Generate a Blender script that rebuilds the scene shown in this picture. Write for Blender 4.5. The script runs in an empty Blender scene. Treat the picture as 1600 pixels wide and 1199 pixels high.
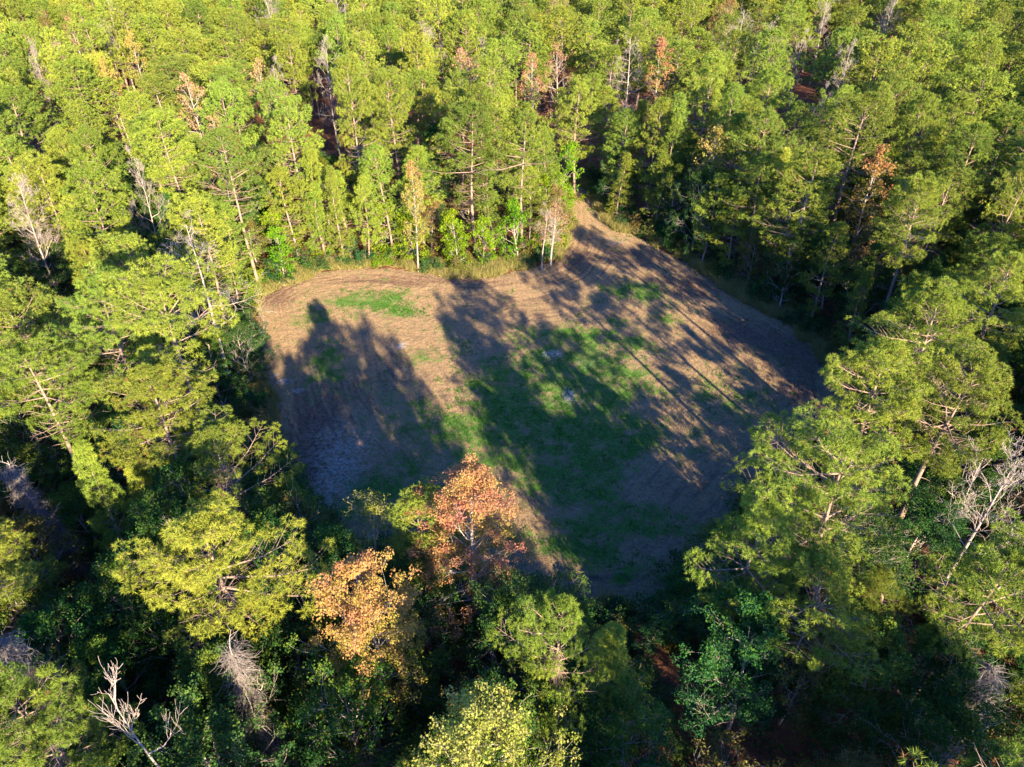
import bpy, math, random
import numpy as np
from mathutils import Vector
S = bpy.context.scene
R_ = math.radians

# ------------------------------------------------------------------ camera
PW, PH, FPX = 1600.0, 1199.0, 1130.0
CAMH, PITCH = 52.0, R_(37.5)
cd = bpy.data.cameras.new('camera')
cam = bpy.data.objects.new('camera', cd)
S.collection.objects.link(cam)
cam.location = (0, 0, CAMH)
cam.rotation_euler = (math.pi / 2 - PITCH, 0, 0)
cd.sensor_width = 36
cd.lens = FPX / PW * 36
cd.clip_start = 0.5
cd.clip_end = 6000
S.camera = cam

# ------------------------------------------------------------------ sky, sun, exposure
SUN_EL = R_(19.0)
SUN_AZ = R_(25.0)          # light travels this far left of the camera's forward (+Y)
sx, sy = math.sin(SUN_AZ) * math.cos(SUN_EL), -math.cos(SUN_AZ) * math.cos(SUN_EL)   # where the sun stands
w = bpy.data.worlds.new('World')
S.world = w
w.use_nodes = True
nt = w.node_tree
sky = nt.nodes.new('ShaderNodeTexSky')
sky.sky_type = 'NISHITA'
sky.sun_disc = False
sky.sun_elevation = SUN_EL
sky.sun_rotation = math.atan2(sx, sy)
sky.altitude = 100
sky.ozone_density = 4.0
sky.dust_density = 0.3
bg = nt.nodes['Background']
hs_ = nt.nodes.new('ShaderNodeHueSaturation')      # deep clear evening blue
hs_.inputs['Saturation'].default_value = 1.25
hs_.inputs['Hue'].default_value = .521
nt.links.new(sky.outputs[0], hs_.inputs['Color'])
nt.links.new(hs_.outputs[0], bg.inputs[0])
bg.inputs[1].default_value = 0.13
sd = bpy.data.lights.new('sun', 'SUN')
sun = bpy.data.objects.new('sun', sd)
S.collection.objects.link(sun)
sd.energy = 5.0
sd.angle = R_(0.53)
sd.color = (1.0, 0.82, 0.55)
sun.rotation_euler = Vector((sx, sy, math.sin(SUN_EL))).to_track_quat('Z', 'Y').to_euler()
S.view_settings.view_transform = 'Standard'
S.view_settings.look = 'None'
S.view_settings.gamma = 1
S.view_settings.exposure = 2.2
S.cycles.max_bounces = 5
S.cycles.diffuse_bounces = 3
S.cycles.transmission_bounces = 3

rng = np.random.default_rng(7)
rnd = random.Random(11)
CP, SP = math.cos(PITCH), math.sin(PITCH)


def at(px, py, h=0.0):
    """point of the place seen at photo pixel (px,py) at height h"""
    u = (px - PW / 2) / FPX
    v = (py - PH / 2) / FPX
    t = (CAMH - h) / (SP + v * CP)
    return t * u, t * (CP - v * SP)


def pix(X, Y, Z):
    dz = Z - CAMH
    f = Y * CP - dz * SP
    d = -Y * SP - dz * CP
    if f < 0.1:
        return -9999.0, -9999.0
    return PW / 2 + X / f * FPX, PH / 2 + d / f * FPX


# ------------------------------------------------------------------ value noise
_lat = np.random.default_rng(3).random((128, 128))


def vnoise(x, y):
    x = np.asarray(x, float); y = np.asarray(y, float)
    xi = np.floor(x).astype(int); yi = np.floor(y).astype(int)
    fx = x - xi; fy = y - yi
    fx = fx * fx * (3 - 2 * fx); fy = fy * fy * (3 - 2 * fy)
    a = _lat[xi % 128, yi % 128]; b = _lat[(xi + 1) % 128, yi % 128]
    c = _lat[xi % 128, (yi + 1) % 128]; d = _lat[(xi + 1) % 128, (yi + 1) % 128]
    return (a * (1 - fx) + b * fx) * (1 - fy) + (c * (1 - fx) + d * fx) * fy


def fbm(x, y, o=4):
    s = 0; a = 1; t = 0
    for i in range(o):
        s = s + a * vnoise(x * 2 ** i + 17 * i, y * 2 ** i + 31 * i); t += a; a *= .55
    return s / t


# ------------------------------------------------------------------ mesh builder (triangles, per-vertex tint)
class MB:
    def __init__(s):
        s.v = []; s.f = []; s.t = []; s.m = []; s.n = 0

    def add(s, v, f, tint=0.5, mat=0):
        v = np.asarray(v, np.float32).reshape(-1, 3); f = np.asarray(f, np.int32).reshape(-1, 3)
        s.v.append(v); s.f.append(f + s.n); s.n += len(v)
        s.t.append(np.broadcast_to(np.asarray(tint, np.float32), (len(v),)))
        s.m.append(np.full(len(f), mat, np.int32))

    def mesh(s, name, mats, smooth=False):
        me = bpy.data.meshes.new(name)
        v = np.concatenate(s.v); f = np.concatenate(s.f); t = np.concatenate(s.t); m = np.concatenate(s.m)
        me.vertices.add(len(v)); me.vertices.foreach_set('co', v.ravel())
        me.loops.add(len(f) * 3); me.loops.foreach_set('vertex_index', f.ravel())
        me.polygons.add(len(f))
        me.polygons.foreach_set('loop_start', np.arange(0, len(f) * 3, 3, dtype=np.int32))
        me.polygons.foreach_set('material_index', m)
        if smooth: me.polygons.foreach_set('use_smooth', np.ones(len(f), bool))
        a = me.attributes.new('tint', 'FLOAT', 'POINT'); a.data.foreach_set('value', t)
        me.update(calc_edges=True)
        for q in (mats if isinstance(mats, (list, tuple)) else [mats]): me.materials.append(q)
        return me


def tube(mb, pts, rad, sides=5, tint=.5, mat=0):
    pts = np.asarray(pts, float); n = len(pts); rad = np.asarray(rad, float)
    tg = np.gradient(pts, axis=0); tg /= np.linalg.norm(tg, axis=1)[:, None] + 1e-9
    ref = np.array([1, 0, 0.]) if abs(tg[0][0]) < .8 else np.array([0, 1., 0])
    a = np.cross(tg, ref); a /= np.linalg.norm(a, axis=1)[:, None] + 1e-9
    b = np.cross(tg, a)
    th = np.arange(sides) * 2 * np.pi / sides
    ring = a[:, None, :] * np.cos(th)[None, :, None] + b[:, None, :] * np.sin(th)[None, :, None]
    v = (pts[:, None, :] + ring * rad[:, None, None]).reshape(-1, 3)
    f = []
    i = np.arange(n - 1)[:, None] * sides; j = np.arange(sides)[None, :]; k = (j + 1) % sides
    p0 = (i + j).ravel(); p1 = (i + k).ravel(); p2 = (i + sides + k).ravel(); p3 = (i + sides + j).ravel()
    f = np.concatenate([np.stack([p0, p2, p1], 1), np.stack([p0, p3, p2], 1)])
    mb.add(v, f, tint, mat)


def unit(a):
    return a / (np.linalg.norm(a, axis=-1, keepdims=True) + 1e-9)


def needles(mb, r, tips, dirs, n, L, w, tint, mat=0, spread=.85):
    """bunches of needles: every tip carries n slim blades fanning round its direction"""
    N = len(tips)
    d = unit(dirs[:, None, :] * 1.0 + r.normal(size=(N, n, 3)) * spread)
    p = unit(np.cross(d, r.normal(size=(N, n, 3))))
    l = L * r.uniform(.7, 1.15, (N, n, 1))
    b = tips[:, None, :] + d * l * .12
    v = np.stack([b - p * w / 2, b + p * w / 2, b + d * l + np.array([0, 0, -.03])], 2).reshape(-1, 3)
    tt = np.repeat(np.clip(tint[:, None] + r.normal(size=(N, n)) * .07, 0, 1).ravel(), 3)
    mb.add(v, np.arange(N * n * 3), tt, mat)


def leaves(mb, r, cen, n, rad, size, tint, mat=0, up=.6, tv=.12, flat=.75):
    """n separate leaves (folded lozenges) round each centre"""
    N = len(cen)
    o = unit(r.normal(size=(N, n, 3))) * (r.random((N, n, 1)) ** .45) * rad
    o[..., 2] *= flat
    c = cen[:, None, :] + o
    nr = unit(r.normal(size=(N, n, 3)) + np.array([0, 0, up]) + o / rad * .5)
    a = unit(np.cross(nr, r.normal(size=(N, n, 3)))); b = np.cross(nr, a)
    s = size * r.uniform(.6, 1.25, (N, n, 1))
    v = np.stack([c - a * s * .5, c + b * s * .36 + nr * s * .08, c + a * s * .5, c - b * s * .36 + nr * s * .08], 2).reshape(-1, 3)
    q = np.arange(N * n)[:, None] * 4
    f = np.concatenate([q + [0, 1, 2], q + [0, 2, 3]], 1)
    tt = np.repeat(np.clip(tint[:, None] + r.normal(size=(N, n)) * tv, 0, 1).ravel(), 4)
    mb.add(v, f, tt, mat)


# ------------------------------------------------------------------ materials
def newmat(name):
    m = bpy.data.materials.new(name); m.use_nodes = True
    t = m.node_tree; t.nodes.clear()
    return m, t, t.nodes.new('ShaderNodeOutputMaterial')


def ramp(t, stops):
    n = t.nodes.new('ShaderNodeValToRGB'); e = n.color_ramp.elements
    e[0].position, e[0].color = stops[0][0], (*stops[0][1], 1)
    e[1].position, e[1].color = stops[-1][0], (*stops[-1][1], 1)
    for p, c in stops[1:-1]:
        q = e.new(p); q.color = (*c, 1)
    return n


def leafmat(name, stops, transl=.35, rand=.25, gloss=.0, huev=.03, valv=.35):
    m, t, out = newmat(name)
    L = t.links
    at_ = t.nodes.new('ShaderNodeAttribute'); at_.attribute_name = 'tint'
    oi = t.nodes.new('ShaderNodeObjectInfo')
    ma = t.nodes.new('ShaderNodeMath'); ma.operation = 'MULTIPLY_ADD'; ma.use_clamp = True
    ma.inputs[1].default_value = rand
    L.new(oi.outputs['Random'], ma.inputs[0])
    ad = t.nodes.new('ShaderNodeMath'); ad.operation = 'ADD'; ad.inputs[1].default_value = -rand / 2
    L.new(at_.outputs['Fac'], ad.inputs[0]); L.new(ad.outputs[0], ma.inputs[2])
    r = ramp(t, stops); L.new(ma.outputs[0], r.inputs[0])
    hs = t.nodes.new('ShaderNodeHueSaturation')
    wn = t.nodes.new('ShaderNodeTexWhiteNoise'); wn.noise_dimensions = '1D'
    L.new(oi.outputs['Random'], wn.inputs['W'])
    sp = t.nodes.new('ShaderNodeSeparateColor'); L.new(wn.outputs['Color'], sp.inputs[0])
    h = t.nodes.new('ShaderNodeMapRange'); h.inputs['To Min'].default_value = .5 - huev; h.inputs['To Max'].default_value = .5 + huev
    L.new(sp.outputs[0], h.inputs[0]); L.new(h.outputs[0], hs.inputs['Hue'])
    v = t.nodes.new('ShaderNodeMapRange'); v.inputs['To Min'].default_value = 1 - valv * .6; v.inputs['To Max'].default_value = 1 + valv * .5
    L.new(sp.outputs[1], v.inputs[0]); L.new(v.outputs[0], hs.inputs['Value'])
    L.new(r.outputs[0], hs.inputs['Color'])
    d = t.nodes.new('ShaderNodeBsdfDiffuse'); tr = t.nodes.new('ShaderNodeBsdfTranslucent')
    L.new(hs.outputs[0], d.inputs[0])
    L.new(hs.outputs[0], tr.inputs[0])
    mx = t.nodes.new('ShaderNodeMixShader'); mx.inputs[0].default_value = transl
    L.new(d.outputs[0], mx.inputs[1]); L.new(tr.outputs[0], mx.inputs[2])
    L.new(mx.outputs[0], out.inputs[0])
    return m


def barkmat(name, c0, c1, scale=3.0):
    m, t, out = newmat(name); L = t.links
    tc = t.nodes.new('ShaderNodeTexCoord')
    mp = t.nodes.new('ShaderNodeMapping'); mp.inputs['Scale'].default_value = (scale * 3, scale * 3, scale)
    L.new(tc.outputs['Object'], mp.inputs[0])
    n = t.nodes.new('ShaderNodeTexNoise'); n.inputs['Scale'].default_value = 1.6; n.inputs['Detail'].default_value = 5
    L.new(mp.outputs[0], n.inputs['Vector'])
    r = ramp(t, [(.32, c0), (.68, c1)]); L.new(n.outputs['Fac'], r.inputs[0])
    b = t.nodes.new('ShaderNodeBump'); b.inputs['Strength'].default_value = .6; b.inputs['Distance'].default_value = .05
    L.new(n.outputs['Fac'], b.inputs['Height'])
    d = t.nodes.new('ShaderNodeBsdfPrincipled'); d.inputs['Roughness'].default_value = .9
    L.new(r.outputs[0], d.inputs['Base Color']); L.new(b.outputs[0], d.inputs['Normal'])
    L.new(d.outputs[0], out.inputs[0])
    return m


M = {}
M['pine'] = leafmat('pine_needles', [(0.0, (.26, .14, .06)), (.12, (.15, .14, .035)), (.35, (.135, .20, .036)), (.7, (.25, .305, .042)), (1.0, (.36, .375, .058))], .27, .22, 0, .018, .3)
M['teal'] = leafmat('cedar_needles', [(0, (.03, .08, .03)), (1, (.07, .13, .035))], .3)
M['green'] = leafmat('green_leaves', [(0, (.02, .07, .03)), (.5, (.04, .11, .03)), (.85, (.09, .16, .025)), (1, (.2, .22, .03))], .4, .3, 0, .025, .4)
M['lime'] = leafmat('lime_leaves', [(0, (.09, .19, .012)), (.6, (.16, .28, .015)), (1, (.27, .36, .02))], .42, .3)
M['yellow'] = leafmat('yellow_leaves', [(0, (.10, .17, .025)), (.5, (.22, .27, .045)), (1, (.38, .36, .11))], .4, .15)
M['orange'] = leafmat('orange_leaves', [(0, (.11, .15, .025)), (.35, (.29, .27, .05)), (.7, (.40, .27, .09)), (1, (.42, .19, .09))], .4, .15)
M['red'] = leafmat('red_leaves', [(0, (.17, .19, .035)), (.25, (.38, .31, .08)), (.5, (.42, .255, .105)), (.75, (.38, .18, .10)), (1, (.36, .13, .09))], .4, .15)
M['tan'] = leafmat('dry_leaves', [(0, (.22, .13, .06)), (1, (.42, .26, .14))], .3, .2)
M['olive'] = leafmat('olive_leaves', [(0, (.10, .11, .03)), (.6, (.17, .16, .04)), (1, (.28, .20, .07))], .38, .3, 0, .03, .4)
M['bark'] = barkmat('pine_bark', (.16, .10, .075), (.36, .26, .20))
M['pale'] = barkmat('pale_bark', (.30, .25, .21), (.55, .48, .42))
M['grey'] = barkmat('grey_dead_wood', (.22, .175, .15), (.44, .37, .33))
M['vine'] = barkmat('dry_vine', (.13, .11, .10), (.28, .245, .235), 6)


# ------------------------------------------------------------------ tree prototypes (trunk mesh, crown mesh)
def pine(h, R, base, seed, lod=0, prof='dome', dens=1.0, lean=0.0, vine=False, tintb=.5):
    r = np.random.default_rng(seed)
    tb = MB(); cb = MB()
    nseg = 9
    z = np.linspace(-.3, h, nseg)
    ph = r.uniform(0, 6.28, 2)
    def axis(zz):
        k = zz / h
        return np.array([lean * k * k * h + .28 * math.sin(ph[0] + k * 5), .28 * math.sin(ph[1] + k * 4.2), zz])
    r0 = .0125 * h + .02
    tube(tb, [axis(q) for q in z], [r0 * (1 - .86 * max(0, q) / h) for q in z], 7 if lod == 0 else 5, .5)
    # dead stubs under the crown
    if lod < 2:
        for i in range(int(9)):
            zz = r.uniform(.3 * base + .03, base + .12) * h; a = r.uniform(0, 6.28); L = r.uniform(.5, 1.9)
            p = axis(zz); d = np.array([math.cos(a), math.sin(a), r.uniform(-.15, .25)])
            tube(tb, [p, p + d * L * .6, p + d * L + [0, 0, r.uniform(-.2, .1)]], [.035, .022, .007], 3)
    zb = base * h
    step = (.78, .82, .85)[lod] / dens
    nz = int((h - zb) / step)
    tips = []; dirs = []; tin = []
    lump = r.uniform(0, 50)
    for i in range(nz + 1):
        t = i / nz
        zz = zb + (h - .25 - zb) * (t + r.uniform(-.4, .4) / nz)
        zz = min(zz, h - .2)
        if prof == 'dome':
            pr = (max(0, 1 - t ** 1.9)) ** .62 * (.50 + .50 * min(1, t * 3.0))
        elif prof == 'cone':
            pr = (1 - t) ** .8 * .97 + .05
        else:
            pr = (max(0, 1 - t ** 3)) ** .5 * (.4 + .6 * min(1, t * 2))
        nb = 5
        if t > .75: nb = 6
        a0 = r.uniform(0, 6.28)
        for b in range(nb):
            a = a0 + b * 6.283 / nb + r.normal() * .3
            nn = float(vnoise(lump + math.cos(a) * 1.3 + t * 2.5, lump + math.sin(a) * 1.3 + t * 1.5))
            L = max(.35, R * pr * (.30 + 1.25 * nn) * r.uniform(.75, 1.15) + .25)
            bare = t < .38 and r.random() < .38
            if r.random() < .16 and lod < 2 and t < .85 and not bare: continue
            el = R_(-4 + 48 * t ** 1.3 + r.normal() * 8)
            p0 = axis(zz)
            hd = np.array([math.cos(a), math.sin(a), 0])
            p1 = p0 + (hd * math.cos(el) + np.array([0, 0, math.sin(el)])) * L * .55
            e2 = el + R_(14)
            p2 = p1 + (hd * math.cos(e2) + np.array([0, 0, math.sin(e2)])) * L * .45
            br = .016 + .012 * L
            tube(tb, [p0, p1, p2], [br, br * .6, .008], 4 if lod == 0 else 3)
            side = np.array([-hd[1], hd[0], 0])
            ns = max(2, int(L * (2.8, 2.6, 2.1)[lod] * dens))
            ctint = tintb + r.normal() * .06
            ends = [(p2, unit(p2 - p1))]
            for s in range(ns):
                q = .28 + .68 * (s + r.random()) / ns
                pb = p0 + (p1 - p0) * (q / .55) if q < .55 else p1 + (p2 - p1) * ((q - .55) / .45)
                sl = (L * r.uniform(.16, .36) + .15) * (1.15 - .4 * q)
                sd_ = side * (1 if s % 2 else -1) * r.uniform(.6, 1) + hd * r.uniform(.3, .8) + np.array([0, 0, r.uniform(.05, .55)])
                sd_ = unit(sd_)
                pe = pb + sd_ * sl
                if lod == 0 or bare:
                    tube(tb, [pb, pe], [.022, .009], 3)
                ends.append((pe, sd_))
            if bare: continue
            for pe, sd_ in ends:
                # one rounded puff of needle bunches at each twig end
                k = (11, 6, 4)[lod]
                o_ = unit(r.normal(size=(k, 3)) + sd_ * .5 + np.array([0, 0, .45]))
                tips.append(pe + o_ * np.array([1, 1, .8]) * (.28, .30, .38)[lod] * r.uniform(.7, 1.25))
                dirs.append(o_)
                tin.append(np.full(k, ctint + r.normal() * .07))
    tips = np.concatenate(tips); dirs = np.concatenate(dirs); tin = np.concatenate(tin)
    # a few browned bunches
    br = r.random(len(tin)) < .02
    tin = np.where(br, .02, tin)
    n, L, w_ = ((14, .26, .034), (10, .33, .058), (8, .44, .10))[lod]
    needles(cb, r, tips, dirs, n, L, w_, tin, 0, .8)
    if vine:
        vines(tb, r, axis, h * .25, h * .8, 1.3, 900)
    return tb, cb


def vines(mb, r, axis, z0, z1, rad, n, mat=0, w=.02):
    """dry vine stems hanging down round a trunk in uneven curtains"""
    lump = r.uniform(0, 50)
    for i in range(n):
        zz = r.uniform(z0, z1); a = r.uniform(0, 6.28)
        k = (zz - z0) / (z1 - z0)
        nn = float(vnoise(lump + math.cos(a) * 1.2 + k * 5, lump + math.sin(a) * 1.2))
        rr = rad * (.25 + 1.5 * nn * nn) * (1.1 - .5 * k) * r.uniform(.15, 1)
        p = axis(zz) + np.array([math.cos(a) * rr, math.sin(a) * rr, 0])
        pts = [p]
        d = unit(np.array([math.cos(a) * .25 + r.normal() * .5, math.sin(a) * .25 + r.normal() * .5, -1 + r.normal() * .7]))
        for s in range(4):
            p = p + d * r.uniform(.15, .42); d = unit(d + r.normal(size=3) * .45 + np.array([0, 0, -.1])); pts.append(p)
        if p[2] < 0: continue
        tube(mb, pts, [w, w * .8, w * .65, w * .5, w * .35], 3, .5, mat)


def grow(mb, r, p, d, L, rad, depth, ends, maxd, up=.12, wob=.18, kids=(3, 5), minr=.006, spread=.75, mat=0, sides=5):
    n = 4 if depth < 2 else 3
    pts = [p]; rr = [rad]
    q = p.copy(); dd = d.copy()
    for i in range(n):
        dd = unit(dd + r.normal(size=3) * wob + np.array([0, 0, up]))
        q = q + dd * L / n
        pts.append(q); rr.append(max(minr, rad * (1 - .72 * (i + 1) / n)))
    tube(mb, pts, rr, max(3, sides - depth), .5, mat)
    ends.append((q, dd, depth))
    if depth >= maxd: return
    k = r.integers(kids[0], kids[1] + 1)
    for i in range(k):
        t = r.uniform(.3, 1.0) if depth else r.uniform(.35, 1.0)
        j = min(n - 1, int(t * n)); f = t * n - j
        pb = pts[j] + (pts[j + 1] - pts[j]) * f
        ax = unit(np.cross(dd, r.normal(size=3)))
        nd = unit(dd * (1 - spread * .4) + ax * spread * r.uniform(.6, 1.2))
        grow(mb, r, pb, nd, L * r.uniform(.45, .72), max(minr, rad * (1 - .72 * t) * .72), depth + 1, ends, maxd, up, wob, kids, minr, spread, mat, sides)


def broadleaf(h, R, base, seed, lod=0, tb_=.5, zt=0.0, leafsize=.15, dens=1.0, open_=0.0, limbs=None, tvar=.10):
    """trunk, ascending limbs, leaf clumps at the twig ends"""
    r = np.random.default_rng(seed)
    tb = MB(); cb = MB()
    ph = r.uniform(0, 6.28, 2)
    def axis(zz):
        k = zz / h
        return np.array([.3 * math.sin(ph[0] + k * 4), .3 * math.sin(ph[1] + k * 4), zz])
    z = np.linspace(-.2, h * .93, 8); r0 = .011 * h + .015
    tube(tb, [axis(q) for q in z], [r0 * (1 - .88 * max(0, q) / h) for q in z], 6)
    cen = []; tin = []
    nl = limbs or int((h * (1 - base)) / .42)
    lump = r.uniform(0, 60)
    for i in range(nl):
        t = (i + r.random()) / nl
        zz = h * base + h * (1 - base) * t * .93
        a = i * 2.4 + r.normal() * .4
        pr = math.sin(math.pi * min(1, .22 + .74 * t)) ** .7 if t < .99 else .2
        pr = max(pr, .12)
        nn = float(vnoise(lump + math.cos(a) * 1.2 + t * 3, lump + math.sin(a) * 1.2))
        L = R * pr * (.6 + .7 * nn)
        el = R_(18 + 38 * t + r.normal() * 8)
        p0 = axis(zz - min(L * .25, zz * .2))
        d = np.array([math.cos(a) * math.cos(el), math.sin(a) * math.cos(el), math.sin(el)])
        ends = []
        grow(tb, r, p0, d, L, .012 + .012 * L, 0, ends, 2 if lod == 0 else 1, .06, .14, (3, 5), .008, .8, 0, 5)
        for e, dd, dp in ends:
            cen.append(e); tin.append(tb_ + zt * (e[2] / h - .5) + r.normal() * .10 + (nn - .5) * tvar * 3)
    cen = np.array(cen); tin = np.array(tin)
    if open_ > 0:
        kk = r.random(len(cen)) > open_; cen = cen[kk]; tin = tin[kk]
    # extra inner clumps
    if lod == 0:
        n, rad, s = int(22 * dens), .42, leafsize
    else:
        n, rad, s = int(16 * dens), .62, leafsize * 1.75
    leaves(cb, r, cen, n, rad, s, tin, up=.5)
    return tb, cb


LIMBS = []


def dead(h, R, seed, maxd=3, base=.35, up=.12, fine=True, nl=11, rad=None, spread=.8):
    r = np.random.default_rng(seed)
    tb = MB()
    ph = r.uniform(0, 6.28, 2)
    def axis(zz):
        k = zz / h
        return np.array([.35 * math.sin(ph[0] + k * 4), .35 * math.sin(ph[1] + k * 4), zz])
    z = np.linspace(-.2, h, 9); r0 = rad or (.010 * h + .02)
    tube(tb, [axis(q) for q in z], [r0 * (1 - .9 * max(0, q) / h) for q in z], 6)
    lb = MB(); LIMBS.clear()
    for i in range(nl):
        t = (i + r.random()) / nl
        zz = h * base + h * (1 - base) * t * .97
        a = i * 2.4 + r.normal() * .5
        L = R * (1 - .55 * t) * r.uniform(.6, 1.15)
        el = R_(18 + 35 * t + r.normal() * 10)
        d = np.array([math.cos(a) * math.cos(el), math.sin(a) * math.cos(el), math.sin(el)])
        one = MB()
        grow(one, r, axis(zz), d, L, .014 + .013 * L, 0, [], maxd, up, .2, (3, 5), .009, spread, 0, 5)
        LIMBS.append(one)
        lb.add(np.concatenate(one.v), np.concatenate(one.f), .5)
    return tb, lb, axis, r


def shrub(R, h, seed, n=90, lod=0, leafsize=.13, tb_=.5):
    r = np.random.default_rng(seed)
    tb = MB(); cb = MB(); cen = []
    for i in range(7):
        a = i * .9 + r.normal() * .3; el = R_(r.uniform(35, 85))
        d = np.array([math.cos(a) * math.cos(el), math.sin(a) * math.cos(el), math.sin(el)])
        ends = []
        grow(tb, r, np.array([0, 0, -.1]), d, h * r.uniform(.6, 1.0), .03, 0, ends, 2, .1, .2, (3, 4), .006, .9, 0, 4)
        for e, dd, dp in ends:
            if e[2] > .1: cen.append(e * np.array([R / h * 1.2, R / h * 1.2, 1]))
    cen = np.array(cen)
    leaves(cb, r, cen, 20 if lod == 0 else 12, .38, leafsize * (1 if lod == 0 else 1.7), tb_ + r.normal(size=len(cen)) * .12)
    return tb, cb


# ------------------------------------------------------------------ linking things
COL = S.collection
POS = []     # every thing: dict(o, kind, X, Y, h, look, label)


def tag(o, label=None, cat=None, group=None, kind=None):
    if label: o['label'] = label
    if cat: o['category'] = cat
    if group: o['group'] = group
    if kind: o['kind'] = kind


def link(name, me, parent=None):
    o = bpy.data.objects.new(name, me); COL.objects.link(o)
    if parent: o.parent = parent
    return o


PROTO = {}


def proto(key, name, parts):
    """parts: [(part name, mesh)] kept as data; the first placed thing is the original, later ones copy it"""
    PROTO[key] = dict(name=name, parts=parts, first=None)


def place(key, X, Y, rz, sc, label=None, cat='tree', group=None, h=20, sz=None, tilt=(0, 0), look=''):
    P = PROTO[key]
    if P['first'] is None:
        root = bpy.data.objects.new(P['name'], None); COL.objects.link(root); root.empty_display_size = .5
        for pn, me in P['parts']:
            link(pn, me, root)
        P['first'] = root
    else:
        root = P['first'].copy(); COL.objects.link(root)
        for ch in P['first'].children:
            c = ch.copy(); COL.objects.link(c); c.parent = root
    root.location = (X, Y, ground(X, Y)); root.rotation_euler = (tilt[0], tilt[1], rz)
    root.scale = (sc, sc, sc * (sz or 1))
    tag(root, label, cat, group)
    POS.append(dict(o=root, X=X, Y=Y, h=h, key=key, label=label, look=look, cat=cat))
    return root


def ground(X, Y):
    return 0.0


# ------------------------------------------------------------------ the clearing's outline (photo pixels on the ground)
OUT = [(398, 480), (412, 462), (440, 445), (480, 430), (540, 421), (600, 420), (650, 427), (700, 434), (760, 432), (815, 424), (858, 412),
       (880, 386), (893, 350), (893, 310), (886, 280), (908, 278), (922, 310), (940, 340), (1000, 374), (1060, 405), (1110, 440),
       (1170, 472), (1240, 512), (1290, 548), (1320, 590), (1330, 640), (1290, 690), (1230, 735), (1160, 790), (1110, 850), (1060, 905),
       (1010, 940), (950, 950), (890, 945), (830, 930), (740, 915), (650, 890), (580, 868), (530, 845), (485, 795), (445, 725), (418, 650), (408, 570), (404, 515)]
POLY = np.array([at(*p) for p in OUT])


def polydist(P):
    """signed distance (positive inside) of points (n,2) to the clearing's outline"""
    P = np.atleast_2d(np.asarray(P, float)); n = len(POLY)
    best = np.full(len(P), 1e9); ins = np.zeros(len(P), bool)
    for i in range(n):
        a = POLY[i]; b = POLY[(i + 1) % n]; ab = b - a
        t = np.clip(((P - a) @ ab) / (ab @ ab), 0, 1)
        best = np.minimum(best, np.linalg.norm(P - (a + t[:, None] * ab), axis=1))
        c = ((a[1] > P[:, 1]) != (b[1] > P[:, 1]))
        xx = a[0] + (P[:, 1] - a[1]) / (b[1] - a[1] + 1e-12) * (b[0] - a[0])
        ins ^= c & (P[:, 0] < xx)
    return np.where(ins, best, -best)


# ------------------------------------------------------------------ ground
def mat_floor():
    m, t, out = newmat('pine_straw_floor'); L = t.links
    tc = t.nodes.new('ShaderNodeTexCoord')
    n = t.nodes.new('ShaderNodeTexNoise'); n.inputs['Scale'].default_value = .35; n.inputs['Detail'].default_value = 8; n.inputs['Roughness'].default_value = .7
    L.new(tc.outputs['Object'], n.inputs['Vector'])
    r = ramp(t, [(.3, (.05, .06, .02)), (.42, (.13, .06, .035)), (.6, (.22, .10, .055)), (.75, (.26, .17, .10))]); L.new(n.outputs['Fac'], r.inputs[0])
    n2 = t.nodes.new('ShaderNodeTexNoise'); n2.inputs['Scale'].default_value = 5; n2.inputs['Detail'].default_value = 6
    L.new(tc.outputs['Object'], n2.inputs['Vector'])
    b = t.nodes.new('ShaderNodeBump'); b.inputs['Strength'].default_value = .8; b.inputs['Distance'].default_value = .2
    L.new(n2.outputs['Fac'], b.inputs['Height'])
    d = t.nodes.new('ShaderNodeBsdfDiffuse'); L.new(r.outputs[0], d.inputs[0]); L.new(b.outputs[0], d.inputs['Normal'])
    L.new(d.outputs[0], out.inputs[0])
    return m


mb = MB()
gs = [-3000, -1200, -500, -200, -100, -50, 0, 50, 100, 200, 350, 600, 1200, 3000]
gx, gy = np.meshgrid(gs, gs, indexing='ij')
n = len(gs); idx = np.arange(n * n).reshape(n, n)
a, b, c, d = idx[:-1, :-1].ravel(), idx[1:, :-1].ravel(), idx[1:, 1:].ravel(), idx[:-1, 1:].ravel()
mb.add(np.stack([gx.ravel(), gy.ravel(), 0 * gx.ravel()], 1), np.concatenate([np.stack([a, b, c], 1), np.stack([a, c, d], 1)]))
o = link('forest_floor', mb.mesh('forest_floor', mat_floor())); tag(o, kind='structure')

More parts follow.
